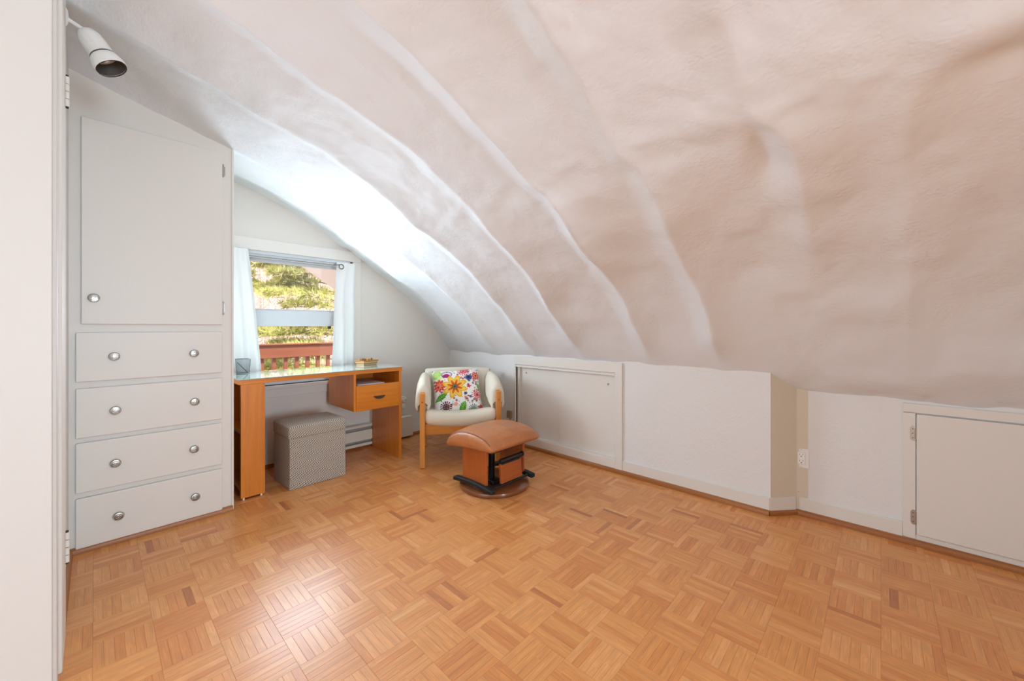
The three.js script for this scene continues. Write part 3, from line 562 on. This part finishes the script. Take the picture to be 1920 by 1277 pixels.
// ------------------------------------------------------------------ floral cushion
{
  const print = canvasTex(1024, 1024, (c, W) => {
    const S = W / 100, T = Math.PI * 2;
    const dot = (x, y, r, f) => { c.fillStyle = f; c.beginPath(); c.arc(x * S, y * S, r * S, 0, T); c.fill(); };
    const ring = (x, y, rx, ry, f, lw, rot = 0) => { c.strokeStyle = f; c.lineWidth = lw * S; c.beginPath(); c.ellipse(x * S, y * S, rx * S, ry * S, rot, 0, T); c.stroke(); };
    const oval = (x, y, rx, ry, f, rot = 0) => { c.fillStyle = f; c.beginPath(); c.ellipse(x * S, y * S, rx * S, ry * S, rot, 0, T); c.fill(); };
    const petals = (x, y, r, n, len, wid, f, a0 = 0) => { for (let k = 0; k < n; k++) { const a = a0 + k / n * T; oval(x + Math.cos(a) * r, y + Math.sin(a) * r, len, wid, f, a); } };
    const burst = (x, y, r, n, f, lw, ctr) => { c.strokeStyle = f; c.lineWidth = lw * S; c.lineCap = 'round'; for (let k = 0; k < n; k++) { const a = k / n * T; c.beginPath(); c.moveTo((x + Math.cos(a) * r * 0.55) * S, (y + Math.sin(a) * r * 0.55) * S); c.lineTo((x + Math.cos(a) * r) * S, (y + Math.sin(a) * r) * S); c.stroke(); dot(x + Math.cos(a) * r, y + Math.sin(a) * r, lw * 0.8, f); } if (ctr) dot(x, y, r * 0.58, ctr); };
    const leaf = (x, y, len, wid, rot, f, vein) => { c.save(); c.translate(x * S, y * S); c.rotate(rot); c.fillStyle = f; c.beginPath(); c.moveTo(-len * S, 0); c.quadraticCurveTo(0, -wid * 2 * S, len * S, 0); c.quadraticCurveTo(0, wid * 2 * S, -len * S, 0); c.fill(); c.strokeStyle = vein; c.lineWidth = 0.9 * S; c.beginPath(); c.moveTo(-len * S, 0); c.lineTo(len * S, 0); for (let k = -2; k <= 2; k++) { c.moveTo(k * len * 0.3 * S, 0); c.lineTo((k * len * 0.3 + 3) * S, -wid * 0.7 * S); c.moveTo(k * len * 0.3 * S, 0); c.lineTo((k * len * 0.3 + 3) * S, wid * 0.7 * S); } c.stroke(); c.restore(); };
    c.fillStyle = '#f6f1ec'; c.fillRect(0, 0, W, W);
    const small = ['#2f3350', '#c23a3a', '#7a2f52', '#e46a44', '#44405e', '#d94a5a', '#a8445c', '#5a2a4a'];
    for (let k = 0; k < 190; k++) { const x = rr(0, 100), y = rr(0, 100), r = rr(0.6, 1.7); dot(x, y, r, small[k % 8]); if (r > 1.3) ring(x, y, r + 0.9, r + 0.9, small[(k + 3) % 8], 0.35); }
    for (let k = 0; k < 26; k++) { const x = rr(3, 97), y = rr(3, 97); petals(x, y, 1.6, 5, 1.4, 0.9, small[k % 8]); dot(x, y, 0.8, '#f6e7c8'); }
    oval(9, 13, 10, 12, '#b9d77a', 0.5); ring(9, 13, 7, 9, '#8fbf5c', 1, 0.5); oval(14, 24, 5, 7, '#cfe3a0', 0.8);          // pale green bloom, top left
    ring(30, 15, 11, 8, '#6b2f63', 1.4); oval(30, 16, 9, 6.4, '#f3e6ee'); oval(29, 18, 7, 4.6, '#b3265e'); ring(30, 15, 8.8, 5.8, '#48436b', 0.9);
    burst(66, 8, 13, 18, '#d8283c', 1.3, '#d8283c'); burst(66, 8, 9, 12, '#f4c9cc', 0.5); petals(66, 8, 4, 8, 1.2, 0.7, '#fbe6e0');   // red sunburst
    petals(92, 22, 4.5, 9, 5.5, 2.2, '#e2553f', 0.2); petals(92, 22, 3, 7, 3, 1.2, '#f1a58c', 0.5); dot(92, 22, 2.2, '#7d2438');
    oval(76, 26, 7.2, 6.2, '#25336e'); ring(76, 26, 5, 4, '#6b86c4', 0.7); ring(76, 26, 8.2, 7.2, '#25336e', 0.5); dot(75, 25, 1.6, '#0f1b48');
    petals(13, 40, 7, 10, 7, 3, '#e8503c', 0.3); petals(12, 41, 4, 8, 4.6, 1.5, '#f58f6e', 0.1); dot(10, 43, 2.6, '#c22f36');
    leaf(15, 66, 16, 6, -0.55, '#3f8f2e', '#8cc63f'); leaf(58, 92, 15, 6.4, -1.15, '#4f9a34', '#a5d25a'); leaf(97, 48, 9, 4, 1.2, '#a7cf8b', '#6ea653');
    petals(45, 45, 15, 8, 12, 6.2, '#f7b52b', 0.35); petals(45, 45, 14, 8, 9, 4.3, '#fbd05a', 0.35); petals(45, 45, 9.5, 8, 7, 2.8, '#e4701e', 0.35); petals(45, 45, 7, 8, 3.6, 1.7, '#c94a16', 0.35); dot(45, 45, 5.2, '#3a4a36'); petals(45, 45, 3.6, 9, 1.3, 0.8, '#7d8f58');
    burst(91, 66, 12, 16, '#d42c44', 1.3, '#d42c44'); petals(91, 66, 4.5, 8, 1.6, 0.8, '#f6d8d4'); burst(91, 66, 8.2, 10, '#f7e6e0', 0.5);
    burst(24, 88, 11, 15, '#5b2346', 1.7, '#5b2346'); petals(24, 88, 4, 7, 1.6, 0.8, '#a9885c'); dot(24, 88, 2, '#3c5a32');
    burst(80, 96, 9, 14, '#3d3a58', 1.2, '#8a9c7e'); petals(97, 93, 3, 7, 3.8, 1.6, '#e0452f'); petals(7, 97, 3, 7, 3.8, 1.7, '#cf2f3c'); petals(44, 84, 2.6, 6, 2.6, 1.3, '#efa083'); petals(66, 62, 2, 6, 2.2, 1.2, '#44405e'); petals(74, 46, 2.2, 5, 2.6, 1.4, '#cf3a55');
  });
  print.flipY = true;
  const p = thing('throw_pillow', 'square white cushion with bright flower print on the armchair', 'cushion', CH.pos, CH.turn);
  const face = (s) => {
    const n = 40, pos = [], uv = [], idx = [], W = 0.205;
    for (let j = 0; j <= n; j++) for (let i = 0; i <= n; i++) {
      const u = i / n * 2 - 1, v = j / n * 2 - 1, e = (1 - u ** 4) * (1 - v ** 4), t = Math.pow(Math.max(0, e), 0.55);
      const pin = 1 - 0.055 * (1 - u * u) * Math.abs(v) ** 3, pinx = 1 - 0.055 * (1 - v * v) * Math.abs(u) ** 3;
      pos.push(u * W * pinx, v * W * pin, s * (0.002 + 0.056 * t) + 0.004 * vnoise(u * 3, v * 3, 95) * t); uv.push(i / n, j / n);
    }
    for (let j = 0; j < n; j++) for (let i = 0; i < n; i++) { const a = j * (n + 1) + i, b = a + 1, c = a + n + 1, d = c + 1; if (s > 0) idx.push(a, b, c, b, d, c); else idx.push(a, c, b, b, c, d); }
    const g = new THREE.BufferGeometry(); g.setAttribute('position', new THREE.Float32BufferAttribute(pos, 3)); g.setAttribute('uv', new THREE.Float32BufferAttribute(uv, 2)); g.setIndex(idx); g.computeVertexNormals();
    g.rotateZ(0.06); g.rotateX(-0.56); g.translate(-0.012, 0.512, -0.118); return g;
  };
  part(p, 'cover', mergeGeometries([face(1), face(-1)]), M(0xffffff, 0.9, { map: print, bumpMap: weaveBump, bumpScale: 0.0002 }));
  const R = 0.205, edge = [];
  for (let k = 0; k < 80; k++) { const a = k / 80 * 4, s = Math.floor(a), t = (a - s) * 2 - 1, b = R * (1 - 0.055 * (1 - t * t)); edge.push(s === 0 ? [t * R, -b, 0] : s === 1 ? [b, t * R, 0] : s === 2 ? [-t * R, b, 0] : [-b, -t * R, 0]); }
  const pg = tube(edge, 0.0022, 160, 6, true); pg.rotateZ(0.06); pg.rotateX(-0.56); pg.translate(-0.012, 0.512, -0.118); part(p, 'seam', pg, M(0xe9e2da, 0.9));
}

// ------------------------------------------------------------------ swivel footstool
{
  const f = thing('footstool', 'tan leather gliding footstool on a round wooden base', 'footstool', [1.862, 0, -1.916]);
  part(f, 'base', lipped(lathe([[0.0001, 0.0005], [0.226, 0.0005], [0.234, 0.006], [0.236, 0.015], [0.232, 0.026], [0.222, 0.031], [0.15, 0.033], [0.0001, 0.033]], 64)), mBaseWood, 'round dark wooden base');
  part(f, 'column', [rod([-0.045, 0.033, 0.02], [-0.045, 0.29, 0.02], 0.0215, 0.0215, 24)], mBlack);
  part(f, 'column_foot', bx(-0.085, -0.005, 0.033, 0.062, -0.03, 0.075, 0.008), mBlack);
  for (const x of [-0.190, 0.190]) {                              // arched foot bars
    const g = softBox(0.042, 0.026, 0.372, [0.006, 0.006, 0.008], [4, 4, 26], (v) => { v.y += 0.012 * (1 - (v.z / 0.186) ** 2); }); g.translate(x, 0.053, 0);
    part(f, 'foot_bar', g, mBlackRubber);
  }
  for (const z of [0.148, -0.148]) part(f, 'cross_rod', rod([-0.19, 0.056, z], [0.19, 0.056, z], 0.0085), mBlack);
  part(f, 'side_panel', bx(-0.184, -0.164, 0.066, 0.305, -0.115, 0.112, 0.003, 'y'), mStoolWood);
  part(f, 'side_panel', bx(0.164, 0.184, 0.066, 0.305, -0.115, 0.112, 0.003, 'y'), mStoolWood);
  { const g = bx(-0.098, 0.098, 0.0, 0.122, -0.009, 0.009, 0.002, 'x'); g.rotateX(-0.08); g.translate(0.0, 0.073, 0.158); part(f, 'front_panel', g, mStoolWood); }
  const roll = part(f, 'roller', [rod([-0.092, 0.212, 0.146], [0.112, 0.212, 0.146], 0.0135, 0.0135, 20), rod([0.112, 0.214, 0.146], [0.122, 0.214, 0.146], 0.0165, 0.0165, 20)], mBlack, 'black glider roller');
  part(roll, 'bracket', [bx(-0.09, 0.09, 0.188, 0.200, 0.14, 0.158, 0.002)], mBlackRubber);
  part(f, 'seat_plate', bx(-0.16, 0.16, 0.268, 0.290, -0.14, 0.135, 0.004), mBlack);
  for (const z of [-0.10, 0.02]) part(f, 'swing_arm', rod([-0.12, 0.07, z], [-0.132, 0.27, z - 0.03], 0.008), mBlack);
  // cushion: profile across z, drooping in front, extruded along x with soft ends
  const prof2 = [[0.216, 0.308, 0.330], [0.190, 0.298, 0.356], [0.140, 0.293, 0.378], [0.066, 0.289, 0.391], [-0.03, 0.284, 0.393], [-0.12, 0.276, 0.380], [-0.19, 0.266, 0.350], [-0.236, 0.262, 0.300]];
  const lo = (z) => { const i = clamp(prof2.findIndex((p) => z >= p[0]), 1, 7), a = prof2[i], b = prof2[i - 1], t = clamp((z - a[0]) / (b[0] - a[0]), 0, 1); return a[1] + (b[1] - a[1]) * t; };
  const hi = (z) => { const i = clamp(prof2.findIndex((p) => z >= p[0]), 1, 7), a = prof2[i], b = prof2[i - 1], t = clamp((z - a[0]) / (b[0] - a[0]), 0, 1); return a[2] + (b[2] - a[2]) * t; };
  const X = 0.236, cush = softBox(2 * X, 0.1, 0.452, [0.035, 0.045, 0.025], [36, 12, 40], (v) => {
    const z = v.z - 0.010, t = (v.y + 0.05) / 0.1, e = v.x / X, soft = 0.022 * (1 - e * e) - 0.010 * smooth(0.72, 1, e) ;
    v.y = lo(z) + (hi(z) + soft - lo(z)) * t; v.z = z;
    v.y += 0.0025 * vnoise(v.x * 12, v.z * 9, 97) * t - 0.006 * Math.exp(-(((v.x - 0.05) / 0.02) ** 2)) * t * smooth(0.0, 0.2, v.z) * 0.5;
  });
  part(f, 'cushion', cush, mLeather, 'tan leather cushion');
  const seam = []; for (let k = 0; k <= 30; k++) { const z = 0.196 - k / 30 * 0.40; seam.push([-X + 0.010, hi(z) + 0.001 - 0.006 * Math.abs(k / 15 - 1) ** 4, z]); }
  part(f, 'piping', tube(seam, 0.0022, 60, 6), mPiping, 'dark brown seam piping');
}

// ------------------------------------------------------------------ curtains and rod
function curtain(name, label, x0t, x1t, x0b, x1b, yt, yb, z, folds, ph) {
  const nx = 60, ny = 60, pos = [], uv = [], idx = [];
  for (let j = 0; j <= ny; j++) for (let i = 0; i <= nx; i++) {
    const t = j / ny, u = i / nx, k = Math.pow(t, 0.85), a = x0t + (x0b - x0t) * k, b = x1t + (x1b - x1t) * k;
    const fold = Math.sin(u * folds * Math.PI * 2 + ph + 0.6 * vnoise(t * 3, u * 2 + ph, 101)) * (0.008 + 0.014 * t) + 0.006 * vnoise(u * 5, t * 4 + ph, 102);
    pos.push(a + (b - a) * u, yt + (yb - yt) * t, z + fold); uv.push(a + (b - a) * u * 1.3, t * (yt - yb));
  }
  for (let j = 0; j < ny; j++) for (let i = 0; i < nx; i++) { const a = j * (nx + 1) + i, b = a + 1, c = a + nx + 1, d = c + 1; idx.push(a, c, b, b, c, d); }
  const g = new THREE.BufferGeometry(); g.setAttribute('position', new THREE.Float32BufferAttribute(pos, 3)); g.setAttribute('uv', new THREE.Float32BufferAttribute(uv, 2)); g.setIndex(idx); g.computeVertexNormals();
  return one(name, g, mCurtain, label, 'curtain');
}
curtain('curtain', 'white curtain pulled aside between cabinet and window', 0.60, 0.762, 0.63, 0.850, 1.636, 0.70, ZW + 0.052, 2.5, 0.4);
curtain('curtain', 'white curtain hanging on the right side of the window', 1.395, 1.552, 1.345, 1.548, 1.618, 0.70, ZW + 0.052, 2.2, 2.0);
{
  const r = thing('curtain_rod', 'thin dark curtain rod with a ring end across the window', 'curtain rod');
  part(r, 'rod', rod([0.60, 1.592, ZW + 0.03], [1.380, 1.592, ZW + 0.03], 0.0035), M(0x9a9690, 0.4, { metalness: 0.6 }));
  const t = new THREE.TorusGeometry(0.019, 0.0035, 8, 28); t.translate(1.425, 1.578, ZW + 0.078); part(r, 'ring_end', t, mDarkMetal, 'dark ring at the rod end');
  part(r, 'end_hook', rod([1.378, 1.592, ZW + 0.03], [1.410, 1.592, ZW + 0.078], 0.003), mDarkMetal);
  part(r, 'bracket', bx(0.672, 0.682, 1.565, 1.615, ZW + 0.016, ZW + 0.035, 0.002), mDarkMetal);
}

// ------------------------------------------------------------------ heater, plug-in, sockets
{
  const h = thing('baseboard_heater', 'cream electric baseboard heater behind the desk', 'heater'), z = ZW + 0.013, x0 = 0.95, x1 = 2.118;
  part(h, 'back_plate', bx(x0, x1, 0.02, 0.205, z, z + 0.012, 0.001), mHeater);
  part(h, 'top_cover', bx(x0, x1, 0.186, 0.207, z + 0.012, z + 0.062, 0.004), mHeater);
  part(h, 'front_cover', bx(x0, x1, 0.072, 0.160, z + 0.050, z + 0.064, 0.004), mHeater);
  part(h, 'bottom_lip', bx(x0, x1, 0.022, 0.046, z + 0.012, z + 0.060, 0.003), mHeater);
  part(h, 'slot_plate', bx(x0, x1, 0.05, 0.185, z + 0.030, z + 0.034, 0.001), M(0xa9a69e, 0.5));  // grey plate added so the shaded slots look lighter
  part(h, 'end_cap', bx(x1 - 0.20, x1 + 0.002, 0.020, 0.209, z + 0.002, z + 0.067, 0.004), mHeater);
  part(h, 'fins', Array.from({ length: 70 }, (_, k) => bx(x0 + 0.01 + k * 0.0135, x0 + 0.0112 + k * 0.0135, 0.05, 0.185, z + 0.012, z + 0.030, 0)), M(0x8f8d88, 0.4, { metalness: 0.7 })).userData.kind = 'stuff';
}
{
  const p = thing('plug_in_dial', 'round white dial device on the wall above the heater end', 'dial');
  const x = 2.052, y = 0.357, z = ZW;
  const d = lathe([[0.0001, 0.034], [0.016, 0.034], [0.019, 0.030], [0.019, 0.018], [0.036, 0.016], [0.040, 0.010], [0.040, 0]], 32); d.rotateX(Math.PI / 2); d.translate(x, y, z); part(p, 'dial', lipped(d), mHeater);
  part(p, 'stem_box', bx(x - 0.018, x + 0.018, y - 0.075, y - 0.034, z, z + 0.022, 0.005), mWhitePlastic);
  part(p, 'knob_mark', bx(x + 0.012, x + 0.020, y - 0.006, y + 0.014, z + 0.030, z + 0.0345, 0.001), M(0x9a978c, 0.5));
}
{
  const o = thing('wall_outlet', 'white duplex wall outlet low on the wall near the hatch', 'outlet');
  const x = XR2 - 0.0075, y0 = 0.272, y1 = 0.372, z0 = -0.3655, z1 = -0.2955, yc = (y0 + y1) / 2, zc = (z0 + z1) / 2;
  part(o, 'cover_plate', bx(x - 0.006, x + 0.006, y0 - 0.004, y1 + 0.004, z0, z1, 0.003), mWhitePlastic);
  const face = part(o, 'receptacle', bx(x - 0.0085, x - 0.004, yc - 0.033, yc + 0.033, zc - 0.0165, zc + 0.0165, 0.001), M(0xf8f7f4, 0.3));
  for (const s of [-1, 1]) part(face, 'slots', [bx(x - 0.0089, x - 0.008, yc + s * 0.018 + 0.001, yc + s * 0.018 + 0.008, zc - 0.008, zc - 0.0062, 0), bx(x - 0.0089, x - 0.008, yc + s * 0.018 + 0.002, yc + s * 0.018 + 0.008, zc + 0.0062, zc + 0.008, 0), bx(x - 0.0089, x - 0.008, yc + s * 0.018 - 0.009, yc + s * 0.018 - 0.004, zc - 0.0022, zc + 0.0022, 0)], mHole);
  part(face, 'gap', [bx(x - 0.0062, x - 0.0059, yc - 0.0342, yc + 0.0342, zc - 0.0178, zc + 0.0178, 0)], M(0xbab6ae, 0.6));
  for (const s of [-1, 1]) part(o, 'screw', (() => { const g = new THREE.SphereGeometry(0.003, 10, 8); g.scale(0.4, 1, 1); g.translate(x - 0.006, yc + s * 0.047, zc); return g; })(), M(0xd8d5ce, 0.4));
}
{
  const c = thing('cable_grommet', 'small dark cable hole in the wall below the outlet', 'cable hole'), x = XR2 - 0.008, y = 0.128, z = -0.345;
  const g = lathe([[0.0001, -0.001], [0.0035, -0.001], [0.0045, 0.0015], [0.0062, 0.001], [0.0068, -0.002]], 18); g.rotateZ(Math.PI / 2); g.translate(x - 0.004, y, z); part(c, 'ring', g, mDarkMetal);
  part(c, 'hole', (() => { const s = new THREE.SphereGeometry(0.0042, 12, 8); s.scale(0.4, 1, 1); s.translate(x - 0.0045, y, z); return s; })(), mHole);
}
{
  const o = thing('junction_box', 'small tan wall socket box with a cord behind the armchair', 'socket'), x = XR, y = 0.262, z = -2.500;
  part(o, 'box', bx(x - 0.022, x, y - 0.032, y + 0.034, z - 0.028, z + 0.026, 0.004), M(0xa89878, 0.5));
  part(o, 'cord', tube([[x - 0.015, y - 0.03, z + 0.008], [x - 0.017, y - 0.07, z + 0.016], [x - 0.012, y - 0.12, z + 0.028], [x - 0.016, 0.1, z + 0.03], [x - 0.03, 0.035, z + 0.02]], 0.0032, 30, 8), M(0x6b655c, 0.6), 'thin grey cord');
}

// ------------------------------------------------------------------ outdoors: deck railing, eave, trees, hillside
{
  const mRail = M(0x9c5f49, 0.6, { map: deskGrain });
  const r = thing('deck_railing', 'reddish wooden deck railing outside the window', 'railing', [0, 0, -5.4]);
  part(r, 'top_rail', bx(-1.2, 4.2, 0.69, 0.845, -0.02, 0.02, 0.004, 'x'), mRail);
  part(r, 'cap_board', bx(-1.2, 4.2, 0.845, 0.862, -0.06, 0.045, 0.004, 'x'), mRail);
  part(r, 'bottom_rail', bx(-1.2, 4.2, -0.10, 0.0, -0.02, 0.02, 0.004, 'x'), mRail);
  for (let k = -19; k <= 20; k++) part(r, 'baluster', bx(1.377 + k * 0.1295 - 0.021, 1.377 + k * 0.1295 + 0.021, -0.05, 0.70, -0.062, -0.021, 0.003, 'y'), mRail);
  structMesh('deck', bx(-1.2, 4.2, -0.30, -0.22, -5.6, ZW - 0.16, 0.004), M(0xa89e98, 0.8), 'grey deck boards outside the window', 'deck');
}
{
  const pts = []; for (let x = -0.25; x <= 3.2; x += 0.15) pts.push([x, 1.70 - (x - 1.533) * (x < 1.5 ? 0.52 : 0.646)]);
  const s = [...pts, ...pts.slice().reverse().map(([x, y]) => [x, y + 0.16])];
  const g = prism(s, 0.95); g.translate(0, 0, -4.5);
  structMesh('roof_eave', metricUV(g, 'z'), M(0xf8f6f4, 0.6), 'white sloping roof overhang outside the window', 'eave');
}
{
  const g = new THREE.PlaneGeometry(90, 60, 60, 40); g.rotateX(-Math.PI / 2); const p = g.attributes.position;
  for (let i = 0; i < p.count; i++) { const z = p.getZ(i) - 36, x = p.getX(i); p.setX(i, x + 12); p.setZ(i, z); p.setY(i, -3.2 + 16 * smooth(-8, -62, z) + 0.5 * vnoise(x / 5, z / 5, 111)); }
  g.computeVertexNormals();
  structMesh('hillside', metricUV(g, 'z'), M(0xe4e2de, 0.95, { map: litterMap }), 'pale leaf-covered hillside behind the trees', 'hillside');
  const mBark = M(0xd6c8c2, 0.9), bare = [];
  for (let k = 0; k < 300; k++) {
    const z = rr(-14, -44), x = -z * rr(0.12, 0.62) + rr(-1, 1), y = -3.4 + 16 * smooth(-8, -62, z), h = rr(6, 11), r = rr(0.025, 0.075);
    bare.push(rod([x, y, z], [x + rr(-0.4, 0.4), y + h, z], r, r * 0.3, 6));
    for (let b = 0; b < 16; b++) { const t = rr(0.2, 0.9), a = rr(0, 6.28), L = rr(0.6, 1.8); bare.push(rod([x, y + h * t, z], [x + Math.cos(a) * L, y + h * t + L * 0.8, z + Math.sin(a) * L], r * 0.3, r * 0.06, 4)); }
  }
  const w = one('bare_woodland', bare, mBark, 'leafless grey-brown woodland on the hillside', 'woodland'); w.userData.kind = 'stuff';
}
{
  const needles = [0xcfd07c, 0xbec268, 0xe0de9a, 0xaab45c, 0xeae6b4].map((h) => new THREE.Color(h)), mNeedle = M(0xffffff, 0.8, { side: THREE.DoubleSide }), mBark = M(0x8d7568, 0.9);
  const tuft = (() => { const pos = []; for (let k = 0; k < 16; k++) { const a = k / 16 * 6.283 * 3.1, e = 0.15 + 0.75 * ((k * 7) % 16) / 16, c = Math.cos(e), y = Math.sin(e), L = 0.085; const ax = Math.cos(a), az = Math.sin(a), w = 0.0045; pos.push(-az * w, 0, ax * w, az * w, 0, -ax * w, ax * c * L, y * L, az * c * L); } const g = new THREE.BufferGeometry(); g.setAttribute('position', new THREE.Float32BufferAttribute(pos, 3)); g.computeVertexNormals(); return g; })();
  const pine = (x, z, h, side, label, levels) => {
    const t = thing('pine_tree', label, 'tree', [x, -3.2, z]);
    part(t, 'trunk', rod([0, 0, 0], [0.05, h, 0], 0.16, 0.03, 10), mBark);
    levels.forEach(([y0, L, spread]) => {
      const limbs = [], mats = [], q = new THREE.Matrix4(), r = new THREE.Quaternion(), up = new THREE.Vector3(0, 1, 0);
      for (let k = 0; k < 5; k++) {
        const az = side + (k - 2) * spread, dx = Math.cos(az), dz = Math.sin(az), len = L * rr(0.6, 1.15), y = y0 + rr(-0.28, 0.28), pts = [];
        for (let i = 0; i <= 6; i++) { const u = i / 6; pts.push([dx * len * u, y + 0.16 * len * Math.sin(u * 2.4) * 0.6 + rr(-0.02, 0.02), dz * len * u]); }
        limbs.push(tube(pts, 0.014, 10, 5));
        for (let i = 0; i < 120; i++) {
          const u = 0.18 + 0.82 * Math.sqrt(rnd()), sw = (1 - u * 0.55) * 0.42 * rr(-1, 1), px = dx * len * u - dz * sw, pz = dz * len * u + dx * sw, py = y + 0.16 * len * Math.sin(u * 2.4) * 0.6 + rr(-0.05, 0.06) - Math.abs(sw) * 0.12;
          if (i % 6 === 0) limbs.push(rod([dx * len * u * 0.85, py - 0.01, dz * len * u * 0.85], [px, py, pz], 0.006, 0.002, 4));
          r.setFromUnitVectors(up, new THREE.Vector3(dx + rr(-0.8, 0.8), rr(0.3, 1.2), dz + rr(-0.8, 0.8)).normalize());
          mats.push([q.clone().compose(new THREE.Vector3(px, py, pz), r, new THREE.Vector3(1, 1, 1).multiplyScalar(rr(0.9, 1.9))), needles[Math.floor(rnd() * 5)]]);
        }
      }
      const b = part(t, 'bough', limbs, mBark), im = new THREE.InstancedMesh(tuft, mNeedle, mats.length);
      mats.forEach(([m, c], i) => { im.setMatrixAt(i, m); im.setColorAt(i, c); }); im.name = 'needles'; im.userData.kind = 'stuff'; b.add(im);
    });
  };
  pine(3.9, -8.6, 8.5, Math.PI, 'yellow-green pine nearest the window, boughs reaching left', [[3.15, 2.3, 0.16], [3.75, 2.2, 0.2], [4.25, 2.1, 0.18], [4.75, 2.0, 0.2], [5.2, 1.9, 0.2], [5.7, 1.8, 0.2]]);
  pine(1.2, -10.8, 9, -0.1, 'pale pine farther off, boughs reaching in from the left', [[3.3, 2.4, 0.2], [4.2, 2.2, 0.2], [5.0, 2.3, 0.2], [5.7, 2.0, 0.2]]);
}

scene.traverse((o) => { if (o.isMesh) { o.castShadow = true; o.receiveShadow = true; } });
renderer.render(scene, camera);
